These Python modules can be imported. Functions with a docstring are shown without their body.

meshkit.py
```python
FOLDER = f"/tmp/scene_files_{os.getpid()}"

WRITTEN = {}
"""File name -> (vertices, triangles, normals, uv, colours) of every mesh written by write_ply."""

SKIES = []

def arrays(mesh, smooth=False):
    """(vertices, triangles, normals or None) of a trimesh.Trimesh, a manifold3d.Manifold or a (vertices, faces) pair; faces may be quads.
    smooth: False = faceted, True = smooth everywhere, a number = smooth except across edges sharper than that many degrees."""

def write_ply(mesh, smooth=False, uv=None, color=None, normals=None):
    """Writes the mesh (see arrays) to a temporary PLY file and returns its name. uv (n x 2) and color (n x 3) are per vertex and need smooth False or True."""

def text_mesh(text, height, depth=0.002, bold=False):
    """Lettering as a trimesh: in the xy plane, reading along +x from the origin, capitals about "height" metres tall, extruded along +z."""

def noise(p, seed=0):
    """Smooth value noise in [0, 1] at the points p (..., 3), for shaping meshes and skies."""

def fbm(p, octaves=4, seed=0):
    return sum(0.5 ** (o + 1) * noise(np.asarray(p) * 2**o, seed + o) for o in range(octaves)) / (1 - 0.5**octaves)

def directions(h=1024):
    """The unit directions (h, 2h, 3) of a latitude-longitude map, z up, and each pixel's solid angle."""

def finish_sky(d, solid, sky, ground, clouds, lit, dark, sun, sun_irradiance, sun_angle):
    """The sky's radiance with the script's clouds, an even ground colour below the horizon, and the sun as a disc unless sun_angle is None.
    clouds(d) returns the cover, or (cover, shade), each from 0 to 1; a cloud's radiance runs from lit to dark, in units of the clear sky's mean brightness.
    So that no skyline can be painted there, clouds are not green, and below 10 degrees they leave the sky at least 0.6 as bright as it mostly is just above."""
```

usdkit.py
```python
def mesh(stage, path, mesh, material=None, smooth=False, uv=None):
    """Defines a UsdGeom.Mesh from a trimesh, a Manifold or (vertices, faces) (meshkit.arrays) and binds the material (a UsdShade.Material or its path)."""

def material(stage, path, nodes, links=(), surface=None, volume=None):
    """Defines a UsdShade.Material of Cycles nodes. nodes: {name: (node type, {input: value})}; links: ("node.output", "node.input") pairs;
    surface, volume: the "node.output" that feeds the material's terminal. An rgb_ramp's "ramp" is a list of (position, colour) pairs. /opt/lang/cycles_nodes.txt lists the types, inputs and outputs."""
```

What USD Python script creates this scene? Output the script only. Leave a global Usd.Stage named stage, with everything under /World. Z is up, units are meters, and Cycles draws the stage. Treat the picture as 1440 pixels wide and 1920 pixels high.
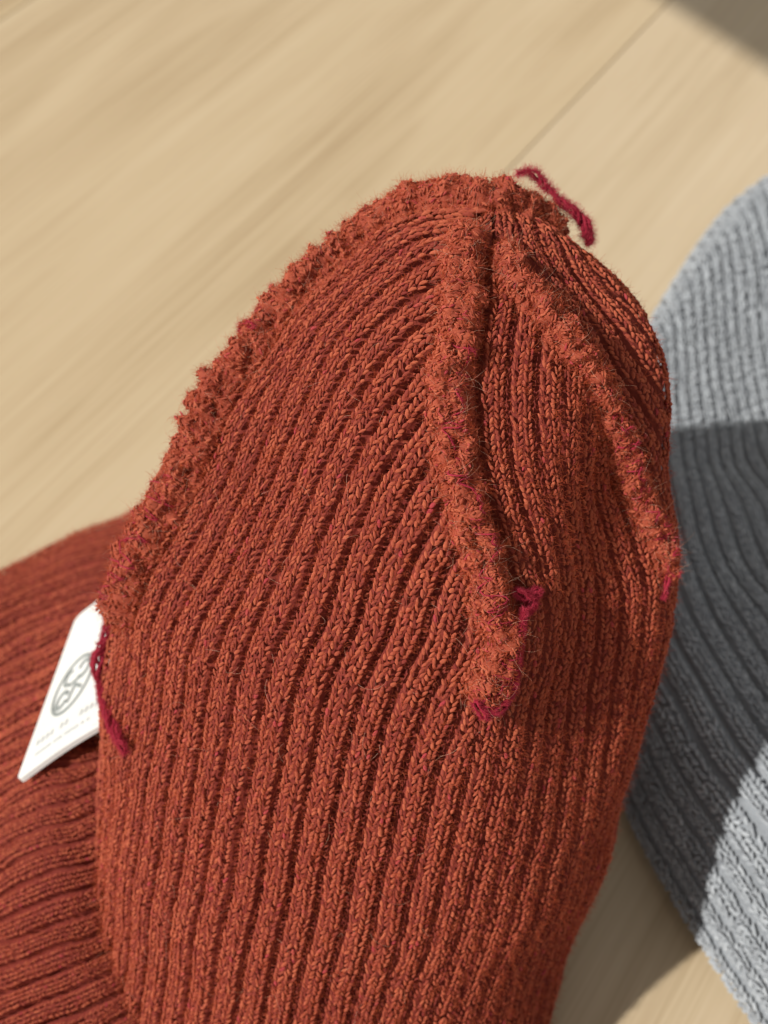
import math
import numpy as np
from scipy.interpolate import PchipInterpolator as Pchip, RectBivariateSpline, CubicSpline
from scipy.ndimage import map_coordinates
import trimesh, usdkit, meshkit
from pxr import Usd, UsdGeom, UsdLux, UsdShade, Gf, Sdf, Vt

rng = np.random.default_rng(7)
stage = Usd.Stage.CreateInMemory()
UsdGeom.SetStageUpAxis(stage, 'Z')
UsdGeom.Xform.Define(stage, '/World')
UsdGeom.Scope.Define(stage, '/World/Looks')

# ------------------------------------------------------------------ camera
PITCH, DIST = math.radians(50), .415
R_ = np.array([1., 0, 0])
F_ = np.array([0, math.cos(PITCH), -math.sin(PITCH)])
U_ = np.array([0, math.sin(PITCH), math.cos(PITCH)])
W_ = -F_
EYE = np.array([0, 0, .16]) + DIST * W_
TAN = .2708
cam = UsdGeom.Camera.Define(stage, '/World/camera')
cam.CreateFocalLengthAttr(50.0)
cam.CreateHorizontalApertureAttr(2 * 50.0 * TAN)
cam.CreateVerticalApertureAttr(2 * 50.0 * TAN * 4 / 3)
cam.CreateClippingRangeAttr(Gf.Vec2f(.02, 100))
cam.CreateFStopAttr(14.0)
cam.CreateFocusDistanceAttr(.345)
cam.CreateExposureAttr(0.0)
mm = np.eye(4)
mm[0, :3], mm[1, :3], mm[2, :3], mm[3, :3] = R_, U_, W_, EYE
cam.AddTransformOp().Set(Gf.Matrix4d(*mm.ravel().tolist()))

# ------------------------------------------------------------------ light: low-angle daylight falling through a window on the left
SUN = np.array([-.66, -.30, .69]); SUN /= np.linalg.norm(SUN)


def aim(prim, d, pos=None):
    """Turns a light so that it shines along -d."""
    z = d / np.linalg.norm(d)
    x = np.cross([0, 0, 1.], z); x /= np.linalg.norm(x)
    y = np.cross(z, x)
    m = np.eye(4); m[0, :3], m[1, :3], m[2, :3] = x, y, z
    if pos is not None:
        m[3, :3] = pos
    UsdGeom.Xformable(prim).AddTransformOp().Set(Gf.Matrix4d(*m.ravel().tolist()))


sun = UsdLux.DistantLight.Define(stage, '/World/sun')
sun.CreateIntensityAttr(1.05); sun.CreateAngleAttr(.9); sun.CreateColorAttr(Gf.Vec3f(1.0, .955, .88))
sun.GetPrim().CreateAttribute('inputs:normalize', Sdf.ValueTypeNames.Bool).Set(True)
aim(sun, SUN)
dome = UsdLux.DomeLight.Define(stage, '/World/sky')
dome_m = usdkit.material(stage, '/World/Looks/room_light', {'bg': ('background_shader', {'color': (1.0, .975, .94), 'strength': .40})}, surface='bg.background')
UsdShade.MaterialBindingAPI.Apply(dome.GetPrim()).Bind(dome_m)


# ------------------------------------------------------------------ helpers
def at(px, py, z):
    """The place at height z that lies at this spot of the view (to set out the things)."""
    d = F_ + R_ * (px - 720) * TAN / 720 - U_ * (py - 960) * TAN / 720
    return EYE + d * (z - EYE[2]) / d[2]


def ray(px, py, dist):
    d = F_ + R_ * (px - 720) * TAN / 720 - U_ * (py - 960) * TAN / 720
    return EYE + d * dist


def proj(P):
    d = P - EYE
    z = d @ F_
    return np.stack([720 + 720 / TAN * (d @ R_) / z, 960 - 720 / TAN * (d @ U_) / z], -1)


taken = {}


def path_for(parent, name):
    k = taken.get((parent, name), -1) + 1
    taken[(parent, name)] = k
    return f'{parent}/{name}' + (f'_{k:03d}' if k else '')


def props(prim, **kw):
    for k, v in kw.items():
        if v:
            prim.SetCustomDataByKey(k, v)
    return prim


def thing(name, **kw):
    x = UsdGeom.Xform.Define(stage, path_for('/World', name))
    props(x.GetPrim(), **kw)
    return str(x.GetPath())


def obj(parent, name, mesh, mat, smooth=True, tint=None, **kw):
    if len(meshkit.arrays(mesh)[0]) == 0:
        return None
    p = path_for(parent, name)
    m = usdkit.mesh(stage, p, mesh, mat, smooth=smooth)
    if tint is not None:
        UsdGeom.PrimvarsAPI(m).CreatePrimvar('tint', Sdf.ValueTypeNames.FloatArray, 'vertex').Set(Vt.FloatArray.FromNumpy(np.asarray(tint, np.float32)))
    props(m.GetPrim(), **kw)
    return p


def curves(parent, name, pts, width, mat, **kw):
    """pts (n, k, 3): n hairs of k points each, tapering."""
    p = path_for(parent, name)
    n, k = pts.shape[:2]
    c = UsdGeom.BasisCurves.Define(stage, p)
    c.CreateTypeAttr('linear')
    c.CreateCurveVertexCountsAttr(Vt.IntArray.FromNumpy(np.full(n, k, np.int32)))
    c.CreatePointsAttr(Vt.Vec3fArray.FromNumpy(pts.reshape(-1, 3).astype(np.float32)))
    w = (width * np.linspace(1, .35, k))[None].repeat(n, 0) if np.ndim(width) == 0 else width[:, None] * np.linspace(1, .35, k)
    c.CreateWidthsAttr(Vt.FloatArray.FromNumpy(w.ravel().astype(np.float32)))
    c.SetWidthsInterpolation('vertex')
    UsdShade.MaterialBindingAPI.Apply(c.GetPrim()).Bind(mat)
    props(c.GetPrim(), **kw)
    return p


def unit(v):
    return v / np.maximum(np.linalg.norm(v, axis=-1, keepdims=True), 1e-12)


# ------------------------------------------------------------------ materials
def yarn(name, ramp, rough=.85, sheen=.35, bump=.00025, speck=1.0):
    return usdkit.material(stage, f'/World/Looks/{name}', {
        'at': ('attribute', {'attribute': 'tint'}), 'geo': ('geometry', {}),
        'n1': ('noise_texture', {'scale': 900.0, 'detail': 3.0}),
        'n2': ('noise_texture', {'scale': 3800.0, 'detail': 2.0}),
        'n3': ('noise_texture', {'scale': 38.0, 'detail': 3.0}),
        'a1': ('math', {'math_type': 'multiply_add', 'value2': .30 * speck, 'value3': -.15 * speck}),
        'a3': ('math', {'math_type': 'multiply_add', 'value2': .3, 'value3': -.15}),
        's1': ('math', {'math_type': 'add'}), 's2': ('math', {'math_type': 'add', 'use_clamp': True}),
        'rp': ('rgb_ramp', {'ramp': ramp}),
        'bp': ('bump', {'distance': bump, 'strength': .45}),
        'p': ('principled_bsdf', {'roughness': rough, 'specular_ior_level': .2, 'sheen_weight': sheen, 'sheen_roughness': .4, 'diffuse_roughness': .6})},
        [('geo.position', 'n1.vector'), ('geo.position', 'n2.vector'), ('geo.position', 'n3.vector'), ('n1.fac', 'a1.value1'), ('n3.fac', 'a3.value1'),
         ('at.fac', 's1.value1'), ('a1.value', 's1.value2'), ('s1.value', 's2.value1'), ('a3.value', 's2.value2'), ('s2.value', 'rp.fac'),
         ('rp.color', 'p.base_color'), ('n2.fac', 'bp.height'), ('bp.normal', 'p.normal'), ('rp.color', 'p.sheen_tint')], surface='p.BSDF')


RUST = [(0, (.21, .028, .024)), (.25, (.285, .053, .036)), (.5, (.396, .086, .048)), (.8, (.515, .134, .069)), (1, (.42, .055, .064))]
M_rust = yarn('rust_wool', RUST)
M_gray = yarn('gray_wool', [(0, (.25, .27, .30)), (.5, (.37, .40, .435)), (1, (.50, .535, .575))], sheen=.4, speck=1.4)
M_crim = yarn('crimson_thread', [(0, (.20, .012, .026)), (.6, (.36, .022, .050)), (1, (.48, .05, .08))], rough=.7)


def hair(name, col, col2):
    return usdkit.material(stage, f'/World/Looks/{name}', {
        'geo': ('geometry', {}), 'n': ('noise_texture', {'scale': 700.0, 'detail': 1.0}),
        'rp': ('rgb_ramp', {'ramp': [(.3, col), (.7, col2)]}),
        'd': ('principled_bsdf', {'roughness': .6, 'specular_ior_level': .25}), 't': ('translucent_bsdf', {}), 'm': ('mix_closure', {'fac': .3})},
        [('geo.position', 'n.vector'), ('n.fac', 'rp.fac'), ('rp.color', 'd.base_color'), ('rp.color', 't.color'), ('d.BSDF', 'm.closure1'), ('t.BSDF', 'm.closure2')], surface='m.closure')


M_rhair = hair('rust_fibre', (.42, .055, .028), (.62, .14, .05))
M_chair = hair('crimson_fibre', (.40, .02, .05), (.62, .07, .12))
M_ghair = hair('gray_fibre', (.5, .53, .57), (.75, .78, .8))
M_pale = hair('pale_fibre', (.62, .30, .18), (.8, .55, .42))
M_label = usdkit.material(stage, '/World/Looks/white_label', {'geo': ('geometry', {}), 'n': ('noise_texture', {'scale': 60.0, 'detail': 3.0}),
    'rp': ('rgb_ramp', {'ramp': [(.3, (.74, .76, .755)), (.7, (.82, .835, .83))]}), 'p': ('principled_bsdf', {'roughness': .45, 'specular_ior_level': .4})},
    [('geo.position', 'n.vector'), ('n.fac', 'rp.fac'), ('rp.color', 'p.base_color')], surface='p.BSDF')
M_ink = usdkit.material(stage, '/World/Looks/label_print', {'p': ('principled_bsdf', {'base_color': (.27, .30, .30), 'roughness': .6})}, surface='p.BSDF')
M_ink2 = usdkit.material(stage, '/World/Looks/label_fine_print', {'p': ('principled_bsdf', {'base_color': (.58, .60, .60), 'roughness': .6})}, surface='p.BSDF')

# ------------------------------------------------------------------ the floor
a_, b_ = at(1200, 60, 0), at(960, 310, 0)
GD = unit((b_ - a_)[:2])                      # along the boards
GN = np.array([-GD[1], GD[0]])
if GN[0] < 0:
    GN = -GN
JOINT = float(a_[:2] @ GN)
ang = math.atan2(GD[1], GD[0])


def wood(name, c0, c1, c2, off):
    return usdkit.material(stage, f'/World/Looks/{name}', {
        'geo': ('geometry', {}), 'vr': ('vector_rotate', {'rotate_type': 'z_axis', 'angle': -ang}),
        'mp': ('mapping', {'scale': (1.6, 120.0, 1.0), 'location': (off, off, 0)}), 'n1': ('noise_texture', {'scale': 2.0, 'detail': 6.0, 'roughness': .65, 'distortion': .15}),
        'mp2': ('mapping', {'scale': (5.0, 380.0, 1.0), 'location': (off, 0, off)}), 'n2': ('noise_texture', {'scale': 2.0, 'detail': 4.0, 'roughness': .7}),
        'mp3': ('mapping', {'scale': (1.0, 7.0, 1.0), 'location': (2 * off, off, 0)}), 'n3': ('noise_texture', {'scale': 3.2, 'detail': 3.0, 'distortion': .6}),
        'm1': ('mix_float', {'fac': .62}), 'm2': ('mix_float', {'fac': .40}),
        'rp': ('rgb_ramp', {'ramp': [(.27, c0), (.5, c1), (.76, c2)]}),
        'bp': ('bump', {'distance': .00012, 'strength': .5}),
        'p': ('principled_bsdf', {'roughness': .42, 'specular_ior_level': .45})},
        [('geo.position', 'vr.vector'), ('vr.vector', 'mp.vector'), ('vr.vector', 'mp2.vector'), ('vr.vector', 'mp3.vector'),
         ('mp.vector', 'n1.vector'), ('mp2.vector', 'n2.vector'), ('mp3.vector', 'n3.vector'),
         ('n1.fac', 'm1.a'), ('n2.fac', 'm1.b'), ('m1.result', 'm2.a'), ('n3.fac', 'm2.b'), ('m2.result', 'rp.fac'), ('rp.color', 'p.base_color'),
         ('n2.fac', 'bp.height'), ('bp.normal', 'p.normal'), ], surface='p.BSDF')


WOODS = [wood('oak_a', (.34, .235, .125), (.52, .405, .255), (.62, .51, .35), 1.3),
         wood('oak_b', (.37, .27, .155), (.54, .43, .285), (.64, .535, .385), 7.7),
         wood('oak_c', (.315, .21, .105), (.49, .375, .225), (.595, .48, .32), 13.1)]
floor = thing('floor', kind='structure')
M_under = usdkit.material(stage, '/World/Looks/subfloor', {'p': ('principled_bsdf', {'base_color': (.34, .27, .16), 'roughness': .9})}, surface='p.BSDF')
sub = trimesh.creation.box((5, 5, .01)); sub.apply_translation((0, .4, -.017))
obj(floor, 'subfloor', sub, M_under, smooth=False)
BW = .34


def board(n0, n1, g0, g1):
    """One bevelled board; n across, g along."""
    c = .0004
    prof = [(n0, -.012), (n0, -c), (n0 + c, 0), (n1 - c, 0), (n1, -c), (n1, -.012)]
    v = []
    for g, ins in ((g0, 1), (g0 + c, 0), (g1 - c, 0), (g1, 1)):
        for n, z in prof:
            zz = min(z, -c) if ins else z
            xy = GN * n + GD * g
            v.append((*xy, zz))
    f = []
    for k in range(3):
        for i in range(5):
            f.append((k * 6 + i, k * 6 + i + 1, k * 6 + 6 + i + 1, k * 6 + 6 + i))
    f.append((0, 1, 2, 3)); f.append((0, 3, 4, 5)); f.append((18, 19, 20, 21)); f.append((18, 21, 22, 23))
    m = trimesh.Trimesh(np.array(v), np.vstack([[q[0], q[1], q[2]] for q in f] + [[q[0], q[2], q[3]] for q in f]), process=False)
    m.fix_normals()
    return m


for k in range(-5, 5):
    n0 = JOINT + k * BW
    cuts = [-2.2, -1.55 + .37 * (k % 3), 1.45 + .3 * (k % 2), 2.4]
    for i in range(3):
        obj(floor, 'plank', board(n0 + .0003, n0 + BW - .0003, cuts[i] + .0004, cuts[i + 1] - .0004), WOODS[(k + i) % 3], smooth=False)

# the wall above the window the sun falls through: its lower edge throws the shadow in the far right corner
e0, e1_ = at(1225, -10, 0), at(1460, 142, 0)
ed = unit(e1_ - e0); up = SUN * (.72 / SUN[2])
wl = []
for k, s_ in ((0, -1.6), (1, 1.2)):
    wl.append(e0 + ed * s_ + up)
nn_ = np.array([ed[1], -ed[0], 0]); nn_ = nn_ if nn_ @ SUN < 0 else -nn_
vv = np.array([wl[0], wl[1], wl[1] + nn_ * .12, wl[0] + nn_ * .12]); vv = np.vstack([vv, vv + [0, 0, 1.1]])
obj('/World', 'wall', trimesh.convex.convex_hull(vv), usdkit.material(stage, '/World/Looks/wall_paint', {'p': ('principled_bsdf', {'base_color': (.75, .73, .69), 'roughness': .9})}, surface='p.BSDF'), smooth=False, kind='structure')

# ------------------------------------------------------------------ knit surfaces
class Patch:
    """A knitted surface: a grid of points over (rib, row) units, with smooth normals."""

    def __init__(self, G, ribs, rows, width=None, flip=1):
        self.G, self.ribs, self.rows, self.width = G, ribs, rows, width
        self.nq, self.nt = G.shape[:2]
        dq = np.gradient(G, axis=0)
        dt = np.gradient(G, axis=1)
        self.N = unit(np.cross(dq, dt)) * flip

    def _get(self, A, q, t):
        c = np.stack([np.clip(q, 0, self.ribs) / self.ribs * (self.nq - 1), np.clip(t, 0, self.rows) / self.rows * (self.nt - 1)])
        return np.stack([map_coordinates(A[..., k], c, order=1, mode='nearest') for k in range(3)], -1)

    def eval(self, q, t):
        return self._get(self.G, q, t), unit(self._get(self.N, q, t))

    def inside(self, q, t):
        ok = (q >= 0) & (q <= self.ribs) & (t >= 0) & (t <= self.rows)
        if self.width is not None:
            ok &= q <= np.interp(t, np.linspace(0, self.rows, len(self.width)), self.width)
        return ok


def rib_profile(q, H, t=None):
    H = H(t) if callable(H) else H
    x = np.abs((q % 1.0) - .5) * 2
    return H * (1 - np.clip(x, 0, 1) ** 3.5)


def base_mesh(pt, H, per_rib=8, per_row=1.0, depth=0.0, thick=0):
    q = np.linspace(0, pt.ribs, int(pt.ribs * per_rib) + 1)
    t = np.linspace(0, pt.rows, int(pt.rows * per_row) + 1)
    Q, T = np.meshgrid(q, t, indexing='ij')
    if pt.width is not None:
        Q = np.minimum(Q, np.interp(T, np.linspace(0, pt.rows, len(pt.width)), pt.width))
    P, N = pt.eval(Q.ravel(), T.ravel())
    P = P + N * (rib_profile(Q.ravel(), H, T.ravel()) - depth)[:, None]
    n, m = Q.shape
    i = np.arange(n * m).reshape(n, m)
    a, b, c, d = i[:-1, :-1].ravel(), i[1:, :-1].ravel(), i[1:, 1:].ravel(), i[:-1, 1:].ravel()
    f = np.vstack([np.stack([a, b, c], 1), np.stack([a, c, d], 1)])
    ar = np.linalg.norm(np.cross(P[f[:, 1]] - P[f[:, 0]], P[f[:, 2]] - P[f[:, 0]]), axis=1)
    f = f[ar > 1e-11]
    used, inv = np.unique(f, return_inverse=True)
    return P[used], inv.reshape(f.shape)


def spindle(sides=5, rings=(.15, .5, .85)):
    """A yarn loop's leg along x, unit length, unit radius, a little bent."""
    v, f = [(-.5, 0, -.35)], []
    for x in rings:
        r = math.sin(math.pi * x) ** .55
        z = .55 * math.sin(math.pi * x) - .35
        for k in range(sides):
            a = 2 * math.pi * k / sides
            v.append((x - .5, r * math.cos(a), r * math.sin(a) + z))
    v.append((.5, 0, -.35))
    e = len(v) - 1
    for k in range(sides):
        k2 = (k + 1) % sides
        f.append((0, 1 + k2, 1 + k))
        for r in range(len(rings) - 1):
            o = 1 + r * sides
            f += [(o + k, o + k2, o + sides + k2), (o + k, o + sides + k2, o + sides + k)]
        o = 1 + (len(rings) - 1) * sides
        f.append((o + k, o + k2, e))
    return np.array(v), np.array(f)


SPV, SPF = spindle()


def place_spindles(C, X, Y, Z, length, rad, radz=None):
    """Many legs as one mesh: centres C, axes X (along) Y Z, sizes."""
    n = len(C)
    radz = rad if radz is None else radz
    V = (C[:, None] + SPV[None, :, :1] * (length[:, None] * X)[:, None] + SPV[None, :, 1:2] * (rad[:, None] * Y)[:, None] + SPV[None, :, 2:] * (radz[:, None] * Z)[:, None])
    Fc = SPF[None] + (np.arange(n) * len(SPV))[:, None, None]
    return V.reshape(-1, 3), Fc.reshape(-1, 3)


def knit_legs(pt, H, keep=None, wales=(-.192, .192), wq=.39, lenf=1.25, radf=.165, slant=.26, jit=1.0, skip=0.0, seed=0, purl_bars=True):
    """The V-shaped loop legs over a patch."""
    g = np.random.default_rng(seed)
    ribs = np.arange(int(math.ceil(pt.ribs)))
    rows = np.arange(int(pt.rows))
    I, J, Wl, S = np.meshgrid(ribs, rows, np.array(wales), np.array([-1., 1.]), indexing='ij')
    I, J, Wl, S = (a.ravel() for a in (I, J, Wl, S))
    n = len(I)
    q = I + .5 + Wl + S * wq * .25 + g.normal(0, .020 * jit, n)
    # slow wander of the loops along each wale
    t = J + .5 + .25 * (Wl > 0) + g.normal(0, .13 * jit, n) + .25 * np.sin(I * 1.7 + J * .05)
    ok = pt.inside(q, t)
    if skip:
        ok &= g.random(n) > skip
    P, N = pt.eval(q, t)
    if keep is not None:
        ok &= keep(P, N)
    q, t, S, P, N = q[ok], t[ok], S[ok], P[ok], N[ok]
    n = len(q)
    e = .12
    Pq = pt.eval(q + e, t)[0] - pt.eval(q - e, t)[0]
    Pt = pt.eval(q, np.clip(t + .6, 0, pt.rows))[0] - pt.eval(q, np.clip(t - .6, 0, pt.rows))[0]
    rq = np.linalg.norm(Pq, axis=1) / (2 * e)
    rt = np.linalg.norm(Pt, axis=1) / 1.2
    Tq, Up = unit(Pq), -unit(Pt)
    wale_w = rq * wq
    X = unit(Up * (rt)[:, None] + Tq * (S * slant * wale_w)[:, None] + g.normal(0, .14 * jit, (n, 3)) * rt[:, None])
    X = unit(X - N * (X * N).sum(1)[:, None] * .7)
    Y = unit(np.cross(N, X)); Z = np.cross(X, Y)
    ln = np.hypot(rt, wale_w * slant) * lenf * g.uniform(.85, 1.15, n)
    rad = np.minimum(wale_w * radf, rt * .40) * g.uniform(.78, 1.22, n)
    Cn = P + N * (rib_profile(q, H, t) + rad * .12 + g.normal(0, .00013 * jit, n))[:, None]
    V, Fc = place_spindles(Cn, X, Y, Z, ln, rad, rad * .95)
    # purl bars lying across the furrows between the ribs
    I, J = (a.ravel() for a in np.meshgrid(np.arange(1, int(pt.ribs) + 1), rows, indexing='ij'))
    q = I + g.normal(0, .03, len(I)); t = J + .5 + g.normal(0, .12, len(I))
    ok = pt.inside(q, t)
    P, N = pt.eval(q, t)
    if keep is not None:
        ok &= keep(P, N)
    q, t, P, N = q[ok], t[ok], P[ok], N[ok]
    k = len(q) * purl_bars
    if k:
        Pq = pt.eval(q + e, t)[0] - pt.eval(q - e, t)[0]
        Pt = pt.eval(q, np.clip(t + .6, 0, pt.rows))[0] - pt.eval(q, np.clip(t - .6, 0, pt.rows))[0]
        X = unit(unit(Pq) + g.normal(0, .18, (k, 3)))
        X = unit(X - N * (X * N).sum(1)[:, None]); Y = np.cross(N, X); Z = np.cross(X, Y)
        rt = np.linalg.norm(Pt, axis=1) / 1.2
        V3, F3 = place_spindles(P - N * .0009, X, Y, Z, np.linalg.norm(Pq, axis=1) / (2 * e) * .36, rt * .38 * g.uniform(.8, 1.2, k), rt * .5)
        Fc = np.vstack([Fc, F3 + len(V)]); V = np.vstack([V, V3])
    purl = np.clip(g.normal(.28, .12, k), 0, .9)
    tint = np.clip(g.normal(.5, .17, n), 0, .9)
    red = g.random(n) < .015
    tint[red] = 1.0
    return (V, Fc), np.repeat(np.r_[tint, purl], len(SPV))


def fuzz(P, N, n_pts, length, lift, curl, g, tang=None):
    """Hairs from roots P along mixes of normal N and tangents."""
    n = len(P)
    rnd = unit(g.normal(size=(n, 3)))
    tg = unit(rnd - N * (rnd * N).sum(1)[:, None])
    d = unit(tg * (1 - lift)[:, None] + N * lift[:, None])
    pts = np.empty((n, n_pts, 3))
    pts[:, 0] = P
    c = unit(g.normal(size=(n, 3)))
    step = length / (n_pts - 1)
    for k in range(1, n_pts):
        d = unit(d + curl * (c + .5 * unit(g.normal(size=(n, 3)))))
        pts[:, k] = pts[:, k - 1] + d * step[:, None]
    return pts


def patch_fuzz(pt, H, count, g, lmin=.0008, lmax=.0032, keep=None, curl=.35, lift=(.1, .95)):
    q = g.uniform(0, pt.ribs, count); t = g.uniform(0, pt.rows, count)
    ok = pt.inside(q, t)
    q, t = q[ok], t[ok]
    P, N = pt.eval(q, t)
    P = P + N * (rib_profile(q, H, t) + .0008)[:, None]
    if keep is not None:
        k = keep(P, N); P, N = P[k], N[k]
    n = len(P)
    return fuzz(P, N, 4, g.uniform(lmin, lmax, n), g.uniform(*lift, n), curl, g)


# ------------------------------------------------------------------ the rust beanie's crown: a leaning dome, inside out
KL, KK = math.radians(10), math.radians(22)
D_ = unit(math.cos(KK) * (math.sin(KL) * R_ + math.cos(KL) * U_) + math.sin(KK) * W_)
E1 = unit(np.cross(D_, W_)); E1 = E1 if E1 @ R_ > 0 else -E1
E2 = np.cross(E1, D_); E2 = E2 if E2 @ W_ > 0 else -E2
APEX = ray(918, 403, .388)
SK = np.array([0, .15, .5, 2, 4, 6.5, 9.5, 12.5, 15.5, 18.5, 22, 27]) / 100
AK = np.array([0, 1.0, 1.95, 3.95, 5.4, 6.52, 7.55, 8.0, 8.1, 8.05, 7.85, 7.8]) / 100
OK_ = np.array([.0, .0, 0, .45, .28, -.17, -.46, -.76, -.76, -.74, -.93, -1.05]) / 100
fa, fo = Pchip(SK, AK), Pchip(SK, OK_)
SMAX = .262


def crown(th, s):
    a = fa(s); b = a * .82
    P = APEX - s[..., None] * D_ + (fo(s) + a * np.sin(th))[..., None] * E1 + (b * np.cos(th))[..., None] * E2
    n = unit(np.sin(th)[..., None] * E1 + np.cos(th)[..., None] * E2 + .3 * D_)
    flat = np.cos(np.clip((th - math.radians(48)) / math.radians(30), -1, 1) * math.pi / 2) ** 2
    f1 = np.clip((.175 - s) / .07, 0, 1)
    P = P - n * (a * .115 * flat * (.10 + .90 * f1 * f1 * (3 - 2 * f1)) * np.clip((.235 - s) / .05, 0, 1))[..., None]
    dent = np.exp(-((th + math.radians(44)) / math.radians(20)) ** 2 - ((s - .080) / .034) ** 2)
    P = P - n * (.0075 * dent)[..., None]
    big = meshkit.fbm(P * 22 + 3.1, 2, 5) - .5
    fade = np.clip(s / .03, 0, 1)
    wob = np.stack([meshkit.fbm(P * 75 + 11 * k, 2, 20 + k) - .5 for k in range(3)], -1)
    fine = np.stack([meshkit.noise(P * 330 + 7 * k, 30 + k) - .5 for k in range(3)], -1)
    return P + n * (big * .007 * fade)[..., None] + wob * (.0008 * fade)[..., None] + fine * (.0005 * fade)[..., None]


# seams: where they run over the dome
_th, _s = np.meshgrid(np.linspace(-2.2, 2.2, 331), np.linspace(.0, SMAX, 331), indexing='ij')
_P = crown(_th, _s)
_n = unit(np.cross(np.gradient(_P, axis=0), np.gradient(_P, axis=1)))
_n *= np.sign((_n * (np.sin(_th)[..., None] * E1 + np.cos(_th)[..., None] * E2)).sum(-1))[..., None]
_px = proj(_P)
_front = ((EYE - _P) * _n).sum(-1) > 0


def on_crown(px, py):
    d = np.hypot(_px[..., 0] - px, _px[..., 1] - py) + 500 * ~_front
    k = np.unravel_index(d.argmin(), d.shape)
    return _th[k], _s[k]


def seam_theta(pixels, s_end_theta):
    v = np.array([on_crown(*p) for p in pixels])
    o = np.argsort(v[:, 1]); v = v[o]
    keep = np.r_[True, np.diff(v[:, 1]) > 1e-3]
    v = v[keep]
    c = np.polyfit(v[:, 1], v[:, 0], 2 if s_end_theta is None else s_end_theta); sv = np.linspace(v[0, 1], v[-1, 1], 30)
    return Pchip(sv, np.polyval(c, sv)), v[-1, 1], v[0, 1]
    ss = np.r_[v[:, 1], .30]; tt = np.r_[v[:, 0], s_end_theta if s_end_theta is not None else v[-1, 0]]
    return Pchip(ss, tt), v[-1, 1], v[0, 1]


SEAM_SHAPES = (([0, .02, .05, .09, .13], [-110, -94, -79, -68, -66], .0005, .126),
               ([0, .01, .02, .03, .04, .05, .06, .07, .08, .09, .10, .115], [-16, -15, -13, -9.8, -6, -1.5, 3.5, 8.5, 13, 16.8, 19.4, 19], .005, .115),
               ([0, .01, .02, .03, .04, .05, .06, .07, .09], [1, 10, 21, 32, 44, 55, 63, 68, 72], .006, .089))
SEAMS = []
for ss_, tt_, s0_, s1_ in SEAM_SHAPES:
    SEAMS.append((Pchip(ss_, np.radians(tt_)), s0_, s1_))


def theta_at(k, s):
    fn, s0, send = SEAMS[k % 3] if k < 3 else (None, 0, 0)
    return fn(np.clip(s, 0, send))


def back_theta(s):
    return np.full_like(s, math.radians(135.0))


PITCH_RIB, ROWP = .0080, .00160
s_t = np.linspace(.00002, SMAX, 160)


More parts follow.
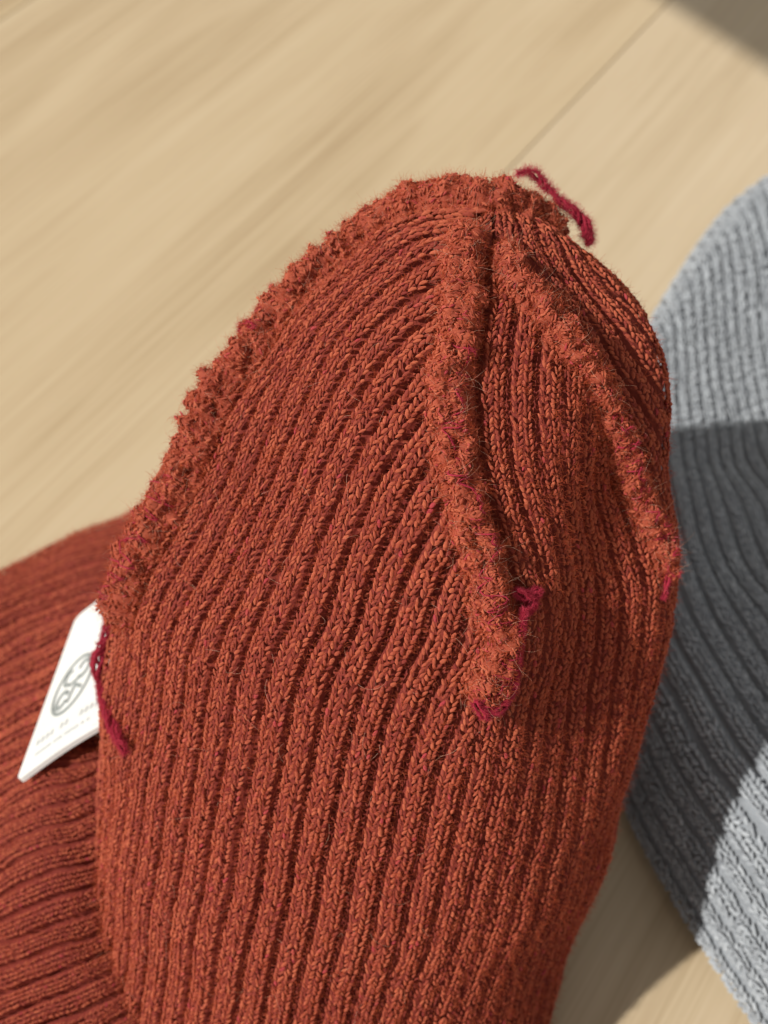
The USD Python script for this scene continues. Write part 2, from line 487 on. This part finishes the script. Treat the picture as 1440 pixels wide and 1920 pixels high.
def crown_patch(tl, tr, s_end, pull=0.0):
    """The panel from the seam tl(s) to the seam tr(s); its ribs run parallel to the left seam."""
    # even rows by length along the middle of the panel
    tm = (tl(s_t) + tr(s_t)) / 2
    line = crown(tm, s_t)
    arc = np.r_[0, np.cumsum(np.linalg.norm(np.diff(line, axis=0), axis=1))]
    rows = arc[-1] / ROWP
    s = np.interp(np.linspace(0, arc[-1], int(rows) + 1), arc, s_t)
    nth = 240
    lam = np.linspace(0, 1, nth)
    TH = tl(s)[None] + (tr(s) - tl(s))[None] * lam[:, None]
    P = crown(TH, np.broadcast_to(s, TH.shape))
    arcq = np.vstack([np.zeros((1, len(s))), np.cumsum(np.linalg.norm(np.diff(P, axis=0), axis=2), axis=0)])
    we = np.interp(s_end, s, arcq[-1])
    nr = max(2, round(we / PITCH_RIB))
    x = arcq[-1] / we
    soft = lambda v: np.logaddexp(26 * v, 26 * .91) / 26
    pit = np.where(s < s_end, we / nr * soft(np.minimum(x, 1)) / soft(1.0), arcq[-1] / nr)
    # towards the right seam the ribs swing into it, most of all around its lower end
    x_ = np.clip((s_end + .028 - s) / .055, 0, 1)
    B = np.minimum(pull * x_ * x_ * (3 - 2 * x_), .30 * arcq[-1])
    lam2 = np.linspace(0, 1, 400)
    Wd = np.array([np.interp(w, (lam2 * w) + b * lam2 ** 4, lam2 * w) for w, b in zip(arcq[-1], B)]) / pit
    ribs = float(Wd.max())
    nq = int(ribs * 8) + 1
    qq = np.linspace(0, ribs, nq)
    G = np.empty((nq, len(s), 3))
    for j in range(len(s)):
        xq = qq * pit[j] + B[j] * np.minimum(qq * pit[j] / max(arcq[-1, j], 1e-6), 1.2) ** 4
        th = np.interp(xq, arcq[:, j], TH[:, j])
        over = np.maximum(xq - arcq[-1, j], 0)
        G[:, j] = crown(th, np.full(nq, s[j]))
        e = unit(P[-1, j] - P[-2, j])
        G[:, j] += over[:, None] * e
    return Patch(G, ribs, float(len(s) - 1), Wd, -1)


beanie = thing('rust_beanie', label='rust orange ribbed wool beanie turned inside out with fuzzy raised seams', category='beanie')
tl, tm_, tr_ = (lambda s: theta_at(0, s)), (lambda s: theta_at(1, s)), (lambda s: theta_at(2, s))
back_r = lambda s: back_theta(s)
back_l = lambda s: back_theta(s) - 2 * math.pi
HR = .0031
view_side = lambda P, N: (N @ W_) > -.45


def knit_part(parent, name, pt, H, mat, hmat, nfuzz, seed, label=None, keep=view_side, legs=None, depth=.0016, fz=None):
    p = obj(parent, name, base_mesh(pt, H, depth=depth), mat, tint=np.full(len(base_mesh(pt, H)[0]), .18), label=label)
    (V, Fc), tint = knit_legs(pt, H, keep=keep, seed=seed, **(legs or {}))
    obj(p, 'knit_stitches', (V, Fc), mat, tint=tint, kind='stuff')
    g = np.random.default_rng(seed + 50)
    h = patch_fuzz(pt, H, nfuzz, g, keep=keep, **(fz or {}))
    curves(p, 'wool_fuzz', h, .00007, hmat, kind='stuff')
    return p


for seed, (a, b, nf, lab, ke) in enumerate([(tl, tm_, 42000, 'front panel with ribs slanting up into the middle seam', 1), (tm_, tr_, 22000, 'shaded right front panel between the middle and right seams', 2),
                                        (tr_, back_r, 5000, 'far right panel behind the right seam', 2), (back_l, tl, 3000, 'far left panel behind the left seam', 0)]):
    pt = crown_patch(a, b, SEAMS[ke][2], .010 if seed == 0 else 0.0)
    knit_part(beanie, 'crown_panel', pt, HR, M_rust, M_rhair, nf, seed + 1, lab)
    if seed == 0:
        front_patch = pt


# ------------------------------------------------------------------ seams: lumpy overlocked ridges
def seam(fn, s0, s1, label, seed, half=.0050, high=.0052, lean=0.0, nf=6000):
    g = np.random.default_rng(seed)
    if s0 is None:                                   # over the top: up along one line and down along another
        s = np.r_[np.linspace(fn[1], .0004, 400), np.linspace(.0004, fn[3], 300)]
        th = np.r_[fn[0](s[:400]), fn[2](s[400:])]
    else:
        s = np.linspace(s0, s1, 400)
        th = fn(s)
    P0 = crown(th, s)
    arc = np.r_[0, np.cumsum(np.linalg.norm(np.diff(P0, axis=0), axis=1))]
    m = int(arc[-1] / .0006)
    at_ = np.linspace(0, arc[-1], m)
    s, th = np.interp(at_, arc, s), np.interp(at_, arc, th)
    P = np.stack([np.interp(at_, arc, P0[:, k]) for k in range(3)], 1)
    e = 1e-3
    Nn = unit(np.cross(crown(th + e, s) - crown(th - e, s), crown(th, s + e) - crown(th, s - e)))
    Nn *= np.sign((Nn * (np.sin(th)[:, None] * E1 + np.cos(th)[:, None] * E2 + .3 * D_)).sum(1))[:, None]
    k = np.ones(15) / 15
    sm = lambda A: np.stack([np.convolve(np.pad(A[:, i], 7, mode='edge'), k, 'valid') for i in range(3)], 1)
    P = sm(P); Nn = unit(sm(sm(Nn)))
    T = unit(np.gradient(P, axis=0)); B = unit(np.cross(T, Nn)); Nn = np.cross(B, T)
    u = np.linspace(0, arc[-1], m)
    ends = np.clip(np.minimum(u + 0, arc[-1] - u) / .006, 0, 1) ** .5
    wob = (meshkit.fbm(np.stack([u * 90, u * 0 + seed, u * 0], 1), 3, seed) - .5)
    C = P + Nn * (.0022 + lean * 0)[..., None] if np.ndim(lean) else P + Nn * .0020 + B * (wob * .004)[:, None]
    nk = 26
    ph = np.linspace(0, 2 * math.pi, nk, endpoint=False)
    U, PH = np.meshgrid(np.arange(m), ph, indexing='ij')
    dirs = np.cos(PH)[..., None] * B[U] * half + np.sin(PH)[..., None] * Nn[U] * high
    sp = np.stack([u[U] * 190, np.cos(PH) * 1.1, np.sin(PH) * 1.1], -1) + seed
    # crumbly clumps of cut loops, each a bump of its own
    cw = g.uniform(-.5, .5, (int(arc[-1] / .0032) + 2, 6, 3))
    lump = np.zeros(U.shape)
    for cu in range(len(cw)):
        for cp in range(6):
            du = (u[U] - (cu + .5 * (cp % 2) + .7 * cw[cu, cp, 0]) * .0032) / .0025
            dp = np.angle(np.exp(1j * (PH - (cp + .7 * cw[cu, cp, 1]) * math.pi / 3))) / .62
            lump = np.maximum(lump, (1 + .5 * cw[cu, cp, 2]) * np.sqrt(np.maximum(0, 1 - du * du - dp * dp)))
    lump = lump * .72 + meshkit.noise(sp * 2.3, seed + 3) * .22
    beads = .5 + .5 * np.cos(2 * math.pi * u[U] / .0062 + 9 * meshkit.noise(np.stack([u[U] * 45, U * 0, U * 0], -1), seed + 5) + 3.4 * meshkit.noise(np.stack([u[U] * 60, PH * .4, PH * 0], -1), seed + 9) + .5 * np.cos(PH))
    sc = ends[U] * (.36 + .86 * lump + .14 * beads)
    V = C[U] + dirs * sc[..., None]
    idx = np.arange(m * nk).reshape(m, nk)
    a, b = idx[:-1], idx[1:]
    a2, b2 = np.roll(a, -1, 1), np.roll(b, -1, 1)
    Fc = np.vstack([np.stack([a.ravel(), a2.ravel(), b2.ravel()], 1), np.stack([a.ravel(), b2.ravel(), b.ravel()], 1)])
    mesh = trimesh.Trimesh(V.reshape(-1, 3), Fc, process=False)
    VN = np.array(mesh.vertex_normals).reshape(m, nk, 3)
    if (VN * dirs).sum() < 0:
        mesh.invert(); VN = -VN
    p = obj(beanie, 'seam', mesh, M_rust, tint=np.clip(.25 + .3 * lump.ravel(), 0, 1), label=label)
    # cut yarn ends curling over the ridge
    n = int(arc[-1] / .16 * 6800)
    i = g.integers(1, m - 1, n); j = g.integers(0, nk, n)
    okk = np.sin(ph[j]) > -.45
    i, j = i[okk], j[okk]; n = len(i)
    nn = unit(VN[i, j] + g.normal(0, .25, (n, 3)))
    cx = unit(np.cross(T[i], nn))
    X = unit(cx + T[i] * g.normal(0, 1.0, n)[:, None] + nn * g.normal(.1, .5, n)[:, None])
    Y = unit(np.cross(nn, X)); Z = np.cross(X, Y)
    V2, F2 = place_spindles(V[i, j] + nn * g.uniform(-.0001, .0005, n)[:, None], X, Y, Z, g.uniform(.0012, .0026, n), g.uniform(.00024, .00046, n))
    tint = np.clip(g.normal(.56, .18, n), 0, .9)
    tint[g.random(n) < .05] = 1.0
    obj(p, 'yarn_ends', (V2, F2), M_rust, tint=np.repeat(tint, len(SPV)), kind='stuff')
    n = nf
    i = g.integers(0, m, n); j = g.integers(0, nk, n)
    okk = np.sin(ph[j]) > -.5
    i, j = i[okk], j[okk]; n = len(i)
    h = fuzz(V[i, j], unit(VN[i, j] + g.normal(0, .3, (n, 3))), 5, g.uniform(.0010, .0036, n), g.uniform(.35, 1, n), .45, g)
    n = int(nf * .07)
    i = g.integers(0, m, n); j = g.integers(0, nk, n)
    curves(p, 'loose_fibres', fuzz(V[i, j], unit(VN[i, j] + g.normal(0, .5, (n, 3))), 7, g.uniform(.003, .0075, n), g.uniform(.3, 1, n), .4, g), .00005, M_pale, kind='stuff')
    curves(p, 'seam_fuzz', h, .00008, M_rhair, kind='stuff')
    return p, dict(C=C, T=T, B=B, N=Nn, u=u, V=V, VN=VN, m=m, nk=nk)


def tube_mesh(path, rad, sides=8):
    path = np.asarray(path, float); m = len(path)
    rad = np.broadcast_to(rad, (m,))
    T = unit(np.gradient(path, axis=0))
    ref = np.array([.3, .2, .93])
    A = unit(np.cross(T, ref)); Bn = np.cross(T, A)
    ph = np.linspace(0, 2 * math.pi, sides, endpoint=False)
    V = path[:, None] + rad[:, None, None] * (np.cos(ph)[None, :, None] * A[:, None] + np.sin(ph)[None, :, None] * Bn[:, None])
    idx = np.arange(m * sides).reshape(m, sides)
    a, b = idx[:-1], idx[1:]
    a2, b2 = np.roll(a, -1, 1), np.roll(b, -1, 1)
    Fc = np.vstack([np.stack([a.ravel(), a2.ravel(), b2.ravel()], 1), np.stack([a.ravel(), b2.ravel(), b.ravel()], 1)])
    cap0 = np.array([(0, k + 1, k) for k in range(1, sides - 1)]); cap1 = idx[-1][0] + np.array([(0, k, k + 1) for k in range(1, sides - 1)])
    mesh = trimesh.Trimesh(V.reshape(-1, 3), np.vstack([Fc, cap0, cap1]), process=False)
    if mesh.volume < 0:
        mesh.invert()
    return mesh


def stitch_line(parent, sd, f0, f1, jmid, amp, seed, rad=.00020, step=.0019):
    """The crimson overlock thread zigzagging over a seam ridge."""
    g = np.random.default_rng(seed)
    m, nk = sd['m'], sd['nk']
    u0, u1 = f0 * sd['u'][-1], f1 * sd['u'][-1]
    k = int((u1 - u0) / step)
    uu = np.linspace(u0, u1, k) + g.normal(0, step * .35, k)
    jj = jmid + amp * np.where(np.arange(k) % 2 == 0, -1, 1) * g.uniform(-.3, 1.2, k) + 1.2 * np.sin(np.arange(k) * .35)
    uf = np.linspace(0, k - 1, k * 7)
    u = CubicSpline(np.arange(k), uu)(uf); j = CubicSpline(np.arange(k), jj)(uf)
    ii = np.interp(u, sd['u'], np.arange(m))
    c = np.stack([ii, j % nk])
    V = np.concatenate([sd['V'], sd['V'][:, :1]], 1)
    P = np.stack([map_coordinates(V[..., q], c, order=1, mode='nearest') for q in range(3)], 1)
    Nn = np.concatenate([sd['VN'], sd['VN'][:, :1]], 1)
    Nq = unit(np.stack([map_coordinates(Nn[..., q], c, order=1, mode='nearest') for q in range(3)], 1))
    P = P + Nq * (.0006 + .0016 * (meshkit.noise(P * 420, seed) - .5))[:, None]
    mesh = tube_mesh(P, rad * (.8 + .5 * meshkit.noise(P * 900, seed + 1)), 6)
    obj(parent, 'overlock_thread', mesh, M_crim, tint=np.full(len(mesh.vertices), .75), label='crimson sewing thread zigzagging over the seam')
    i = g.integers(0, len(P), 900)
    h = fuzz(P[i], Nq[i], 4, g.uniform(.0005, .0018, 900), g.uniform(.1, .8, 900), .5, g)
    curves(parent, 'thread_fuzz', h, .00008, M_chair, kind='stuff')


NKQ = 26 / 4
sp0, sd0 = seam((tl, SEAMS[0][2] + .004, back_r, .010), None, None, 'long seam ridge from the left edge over the top of the crown, with fuzzy cut yarn ends', 11, half=.0062, high=.0072, nf=24000)
sp1, sd1 = seam(tm_, .004, SEAMS[1][2] + .003, 'middle seam ridge facing the viewer, with crimson thread', 12, half=.0049, high=.0068, nf=15000)
sp2, sd2 = seam(tr_, .006, SEAMS[2][2] + .002, 'right seam ridge in the shade', 13, half=.0038, high=.0054, nf=9000)
stitch_line(sp1, sd1, .26, .99, NKQ + 1, 3.0, 21)
stitch_line(sp0, sd0, .0, .25, NKQ, 4.5, 22)
stitch_line(sp0, sd0, .46, .54, NKQ, 4.0, 25)
stitch_line(sp2, sd2, .45, .99, NKQ, 4.0, 23)


def fluffy(parent, name, pts, rad, label, seed, strands=3, nf=1500, twist=330, hl=(.0005, .0016)):
    """A crimson chain of thread: twisted strands along a curve, with fibres."""
    g = np.random.default_rng(seed)
    pts = np.asarray(pts, float)
    tt = np.r_[0, np.cumsum(np.linalg.norm(np.diff(pts, axis=0), axis=1))]
    n = max(40, int(tt[-1] / .0004))
    u = np.linspace(0, tt[-1], n)
    c = np.stack([Pchip(tt, pts[:, k])(u) for k in range(3)], 1)
    rr = Pchip(tt, np.broadcast_to(rad, (len(pts),)) * .86)(u)
    T = unit(np.gradient(c, axis=0)); A = unit(np.cross(T, [.3, .2, .93])); Bn = np.cross(T, A)
    ms, roots, nrm = [], [], []
    for k in range(strands):
        ph = u * twist + 2 * math.pi * k / strands + 2.5 * meshkit.noise(np.stack([u * 300, u * 0 + k, u * 0], 1), seed)
        o = rr * (.45 + .35 * meshkit.noise(np.stack([u * 420, u * 0 + 5 * k, u * 0], 1), seed + 2))
        pk = c + A * (o * np.cos(ph))[:, None] + Bn * (o * np.sin(ph))[:, None]
        ms.append(tube_mesh(pk, rr * (1.05 / strands ** .75) * (.7 + .6 * meshkit.noise(pk * 800, seed + k)), 7))
        roots.append(pk); nrm.append(unit(pk - c))
    mesh = trimesh.util.concatenate(ms)
    p = obj(parent, name, mesh, M_crim, tint=np.clip(.55 + g.normal(0, .05, len(mesh.vertices)), 0, 1), label=label)
    roots, nrm = np.vstack(roots), np.vstack(nrm)
    i = g.integers(0, len(roots), nf)
    h = fuzz(roots[i], nrm[i], 4, g.uniform(*hl, nf), g.uniform(.2, .9, nf), .5, g)
    curves(p, 'thread_fuzz', h, .00008, M_chair, kind='stuff')
    return p


_pz = ((_P - EYE) @ F_)


def over_crown(px, py, up):
    """A place just in front of the crown as seen at this spot."""
    d = np.hypot(_px[..., 0] - px, _px[..., 1] - py)
    near = d < 16
    z = _pz[near].min() if near.any() else _pz.ravel()[d.argmin()]
    return ray(px, py, z - .0035 - up)


# ------------------------------------------------------------------ the brim, spread outwards on the left
NET = np.array([
    [(330, 925, 0.000), (215, 985, 0.000), (95, 1048, 0.000), (-150, 1165, 0.000)],
    [(320, 960, 0.020), (210, 1010, 0.020), (90, 1068, 0.015), (-150, 1190, 0.008)],
    [(320, 1050, 0.030), (215, 1085, 0.036), (85, 1130, 0.025), (-150, 1255, 0.010)],
    [(320, 1180, 0.056), (215, 1215, 0.058), (75, 1260, 0.036), (-150, 1380, 0.008)],
    [(320, 1330, 0.074), (185, 1350, 0.073), (55, 1415, 0.045), (-150, 1510, 0.010)],
    [(320, 1400, 0.066), (118, 1475, 0.073), (0, 1550, 0.050), (-150, 1640, 0.015)],
    [(320, 1560, 0.056), (112, 1625, 0.067), (-10, 1690, 0.050), (-150, 1780, 0.015)],
    [(320, 1690, 0.042), (145, 1785, 0.056), (20, 1840, 0.046), (-150, 1930, 0.015)],
    [(350, 1850, 0.034), (228, 1910, 0.046), (80, 1985, 0.038), (-110, 2100, 0.010)],
    [(470, 1930, 0.026), (380, 2010, 0.038), (220, 2150, 0.030), (20, 2270, 0.006)],
    [(640, 1990, 0.024), (590, 2110, 0.037), (480, 2270, 0.025), (330, 2420, 0.004)],
    [(840, 2010, 0.030), (860, 2130, 0.045), (880, 2290, 0.030), (900, 2450, 0.004)],
    [(980, 2000, 0.020), (1070, 2060, 0.030), (1160, 2150, 0.020), (1260, 2280, 0.002)]], float)
netP = np.array([[at(*c) for c in row] for row in NET])
tn, vn = np.arange(len(NET)), np.array([0, 1.0, 2.1, 3.6])
BR, BROW = 43, 104
tq = np.linspace(0, len(NET) - 1, BR * 8 + 1); vq = np.linspace(0, 3.6, BROW + 1)
tq = np.interp(np.linspace(0, 1, len(tq)), np.linspace(0, 1, 200), np.interp(np.linspace(0, 1, 200), [0, .06, .14, 1], [0, 1, 2, len(NET) - 1]))
mid = np.stack([CubicSpline(tn, netP[:, :, k], axis=0)(tq) for k in range(3)], -1)
brimG = np.stack([Pchip(vn, mid[:, :, k], axis=1)(vq) for k in range(3)], -1)
brimG[..., 2] = np.maximum(brimG[..., 2], .0015)
brimG = brimG + (meshkit.fbm(brimG * 45, 2, 8) - .5)[..., None] * np.array([0, 0, .008]) * np.clip(brimG[..., 2:] / .02, 0, 1)
brim_pt = Patch(brimG, BR, BROW)
if brim_pt.N[BR * 4, BROW // 3] @ W_ < 0:
    brimG = brimG[::-1].copy(); brim_pt = Patch(brimG, BR, BROW)
brim = knit_part(beanie, 'brim', brim_pt, lambda t: .0018 + .0034 * np.clip((t - 24) / 22, 0, 1), M_rust, M_rhair, 20000, 31, 'ribbed brim spread over the floor, out of focus', keep=None, legs=dict(wales=(-.195, .195), wq=.40, purl_bars=False), fz=dict(lmin=.0010, lmax=.0030))

# ------------------------------------------------------------------ white label on the brim
_bpx = proj(brimG)


def on_brim(px, py):
    d = np.hypot(_bpx[..., 0] - px, _bpx[..., 1] - py)
    k = np.unravel_index(d.argmin(), d.shape)
    return brimG[k]


P00 = on_brim(58, 1478); P01 = on_brim(168, 1170); P10 = on_brim(208, 1382)
U1, V1 = P10 - P00, P01 - P00
nL = unit(np.cross(U1, V1)); nL = nL if nL @ W_ > 0 else -nL
_co = (brimG - P00).reshape(-1, 3) @ np.linalg.inv(np.stack([U1, V1, nL]))
_in = (_co[:, 0] > 0) & (_co[:, 0] < .9) & (_co[:, 1] > 0) & (_co[:, 1] < 1) & (np.abs(_co[:, 2]) < .03)
_up = _co[_in, 2].max() + .0030


def on_plane(px, py):
    d = ray(px, py, 1.0) - EYE
    return EYE + d * (((P00 + nL * _up - EYE) @ nL) / (d @ nL))


P00, P01, P10 = on_plane(46, 1482), on_plane(156, 1172), on_plane(200, 1386)
U1, V1 = P10 - P00, P01 - P00
from shapely.geometry import box as sbox, Point, LineString
from shapely import affinity
w_, h_ = np.linalg.norm(U1) * 1.5, np.linalg.norm(V1)
ux, vy = unit(U1), unit(V1)


lift_at = lambda p: .0016 * np.sin(np.clip(p[:, 0] / w_, 0, 1) * math.pi) - .0010


def label_part(shape, z0, z1, bulge=True):
    m = trimesh.creation.extrude_polygon(shape, z1 - z0)
    mv, mf = trimesh.remesh.subdivide_to_size(m.vertices, m.faces, .0035, max_iter=6)
    v = np.array(mv)
    b = lift_at(v[:, :2])
    x = trimesh.Trimesh(P00 + v[:, :1] * ux + v[:, 1:2] * vy + (v[:, 2:] + z0 + b[:, None]) * nL, mf, process=False)
    x.merge_vertices()
    return x


patch_shape = sbox(0, 0, w_, h_).buffer(-.0032).buffer(.0032, 8).segmentize(.002)
lay = []
zs = [(0, .0016, -.00035), (.0016, .0021, -.0007)]
lp = label_part(patch_shape.buffer(0), .0036, .0054)
label = obj(beanie, 'label_patch', lp, M_label, smooth=25, label='white rounded label sewn to the brim, printed with a grey round emblem')
cxl, cyl, rl = w_ * .27, h_ * .43, h_ * .165


def ring(cx, cy, r, wd, a0=0, a1=360):
    a = np.radians(np.linspace(a0, a1, 40))
    return LineString(np.stack([cx + r * np.cos(a), cy + r * np.sin(a)], 1)).buffer(wd / 2)


zt = .0055
obj(label, 'emblem', trimesh.util.concatenate([label_part(affinity.scale(g, .62, 1.0, origin=(cxl, cyl)), zt, zt + .00025) for g in (
    ring(cxl, cyl, rl, rl * .11), ring(cxl - .38 * rl, cyl - .42 * rl, rl * .28, rl * .13, 30, 330), ring(cxl + .40 * rl, cyl + .42 * rl, rl * .30, rl * .13, -120, 150),
    ring(cxl - .35 * rl, cyl + .38 * rl, rl * .26, rl * .11, 90, 280), LineString([(cxl + .05 * rl, cyl - .65 * rl), (cxl + .2 * rl, cyl - .1 * rl), (cxl + .62 * rl, cyl - .35 * rl)]).buffer(rl * .055),
    LineString([(cxl - .15 * rl, cyl + .02 * rl), (cxl + .25 * rl, cyl + .1 * rl)]).buffer(rl * .05))]), M_ink, smooth=False, label='round grey emblem')
letters = []
g = np.random.default_rng(5)
for row, (yy, hh, n, x0, x1) in enumerate([(h_ * .155, h_ * .030, 13, .08, .62), (h_ * .085, h_ * .012, 20, .12, .58)]):
    for k in range(n):
        x = w_ * (x0 + (x1 - x0) * (k + .5) / n)
        if g.random() < .12:
            continue
        letters.append(label_part(sbox(x - w_ * .014, yy, x + w_ * .006, yy + hh), zt, zt + .0002))
obj(label, 'fine_print', trimesh.util.concatenate(letters), M_ink2, smooth=False, label='rows of tiny grey lettering, too blurred to read')

# ------------------------------------------------------------------ crimson thread tails
a = [over_crown(205, 1150, .004), over_crown(195, 1200, .005), over_crown(182, 1238, .004), over_crown(190, 1290, .0045), over_crown(202, 1340, .0045), over_crown(222, 1385, .0040), over_crown(236, 1412, .0030)]
fluffy(beanie, 'thread_tail', a, [.0012, .0017, .0027, .0016, .0019, .0020, .0012], 'crimson woolly thread tail hanging from the left seam beside the white label', 41, strands=8, nf=9000, hl=(.0005, .0018))
a = [over_crown(892, 1318, .006), over_crown(915, 1340, .005), over_crown(944, 1322, .004), over_crown(964, 1275, .004), over_crown(974, 1205, .005), over_crown(984, 1140, .005)]
fluffy(beanie, 'thread_tail', a, [.0013, .0019, .0019, .0015, .0010, .0009], 'crimson thread loop under the lower end of the middle seam', 42, strands=6, nf=5000)
a = [over_crown(968, 1108, .003), over_crown(990, 1118, .0025), over_crown(1008, 1108, .0015), over_crown(996, 1135, .002), over_crown(984, 1150, .003)]
fluffy(beanie, 'thread_tail', a, [.0009, .0017, .0013, .0016, .0007], 'small dark crimson tuft right of the middle seam', 43, strands=6, nf=3500)
dz = .402
a = [ray(x - 8, y + 9, dz + e) for x, y, e in ((1112, 446, .004), (1108, 418, 0), (1090, 392, -.001), (1064, 374, -.002), (1042, 352, -.002), (1024, 332, -.002), (1004, 312, -.003), (978, 316, -.004))]
fluffy(beanie, 'thread_tail', a, [.0017, .0022, .0019, .0017, .0010, .0014, .0006, .0004], 'frayed crimson thread tail sticking up beside the top of the crown', 44, strands=6, nf=3500, twist=420, hl=(.0008, .0030))
a = [over_crown(1238, 1010, .003), over_crown(1250, 1060, .003), over_crown(1251, 1090, .003), over_crown(1243, 1125, .002)]
fluffy(beanie, 'thread_tail', a, [.0006, .0010, .0010, .0005], 'dark crimson thread at the end of the right seam', 45, nf=900)

# long stray fibres over the crown
g = np.random.default_rng(77)
q = g.uniform(0, front_patch.ribs, 260); t = g.uniform(10, front_patch.rows, 260)
ok = front_patch.inside(q, t)
P, N = front_patch.eval(q[ok], t[ok])
P = P + N * .0022
curves(beanie, 'stray_fibres', fuzz(P, N, 7, g.uniform(.004, .011, len(P)), g.uniform(.1, .5, len(P)), .30, g), .00007, M_pale, kind='stuff')

# ------------------------------------------------------------------ the gray beanie
GNET = np.array([
    [(1150, 715), (1215, 620), (1290, 493), (1360, 398), (1460, 332), (1620, 260)],
    [(1140, 850), (1212, 780), (1298, 700), (1385, 625), (1500, 545), (1680, 450)],
    [(1138, 1050), (1215, 1000), (1315, 944), (1420, 880), (1545, 800), (1740, 690)],
    [(1150, 1250), (1235, 1170), (1345, 1075), (1465, 1000), (1600, 915), (1800, 800)],
    [(1185, 1450), (1285, 1330), (1405, 1205), (1530, 1120), (1670, 1030), (1880, 910)],
    [(1272, 1640), (1375, 1500), (1495, 1360), (1620, 1265), (1770, 1160), (1990, 1030)],
    [(1402, 1850), (1500, 1700), (1620, 1545), (1750, 1440), (1900, 1330), (2130, 1190)],
    [(1580, 2070), (1680, 1910), (1800, 1750), (1930, 1640), (2090, 1520), (2320, 1370)]], float)
gP = np.array([[at(x, y, z)[:2] for x, y in row] for row, z in zip(GNET, (.036, .036, .034, .028, .020, .016, .014, .014))])
GR, GROW = 26, 150
edge_w = lambda n, R: np.r_[np.linspace(0, R, n // 6 + 1)[:-1], np.linspace(R, 1, n - n // 6)]
tt = np.linspace(0, 7, GROW + 1)
cc = np.linspace(0, 5, GR * 8 + 1)
tt[:] = 7 * np.interp(np.linspace(0, 1, GROW + 1), [0, .03, .08, .16, 1], [0, .004, .02, .07, 1])
cc[:] = 5 * np.interp(np.linspace(0, 1, GR * 8 + 1), [0, .03, .08, .16, 1], [0, .004, .02, .07, 1])
gm = np.stack([CubicSpline(np.arange(8), gP[:, :, k], axis=0)(tt) for k in range(2)], -1)
gx = np.stack([CubicSpline(np.arange(6), gm[:, :, k], axis=1)(cc) for k in range(2)], -1)     # (rows, cols, 2)
col = np.linalg.norm(np.diff(gx, axis=1), axis=2); dl = np.concatenate([np.zeros((len(tt), 1)), np.cumsum(col, 1)], 1)
row = np.linalg.norm(np.diff(gx, axis=0), axis=2); dt_ = np.concatenate([np.zeros((1, len(cc))), np.cumsum(row, 0)], 0)
edge = lambda d, R: np.sqrt(np.maximum(0, 1 - (1 - np.minimum(d / R, 1)) ** 2))
H_G = .064
z = H_G * edge(dl, .032) * edge(dt_, .045)
z = z * (1 + .35 * (meshkit.fbm(np.concatenate([gx * 19, 0 * gx[..., :1]], -1), 2, 4) - .5))
grayG = np.concatenate([gx, (z + .001)[..., None]], -1).transpose(1, 0, 2).copy()
gray_pt = Patch(grayG, GR, GROW)
if gray_pt.N[GR * 4, GROW // 2, 2] < 0:
    gray_pt.N *= -1
grayb = thing('gray_beanie', label='light gray ribbed knit beanie lying on the floor right of the rust one', category='beanie')
gbase = base_mesh(gray_pt, .0036, depth=.0014)
if trimesh.Trimesh(*gbase, process=False).face_normals[:, 2].mean() < 0:
    gbase = (gbase[0], gbase[1][:, ::-1])
gp = obj(grayb, 'knit_body', gbase, M_gray, tint=np.full(len(gbase[0]), .25))
(V, Fc), tint = knit_legs(gray_pt, .0036, seed=61, purl_bars=False)
obj(gp, 'knit_stitches', (V, Fc), M_gray, tint=tint, kind='stuff')
h = patch_fuzz(gray_pt, .0036, 7000, np.random.default_rng(62), lmin=.0008, lmax=.0025)
curves(gp, 'wool_fuzz', h, .00008, M_ghair, kind='stuff')
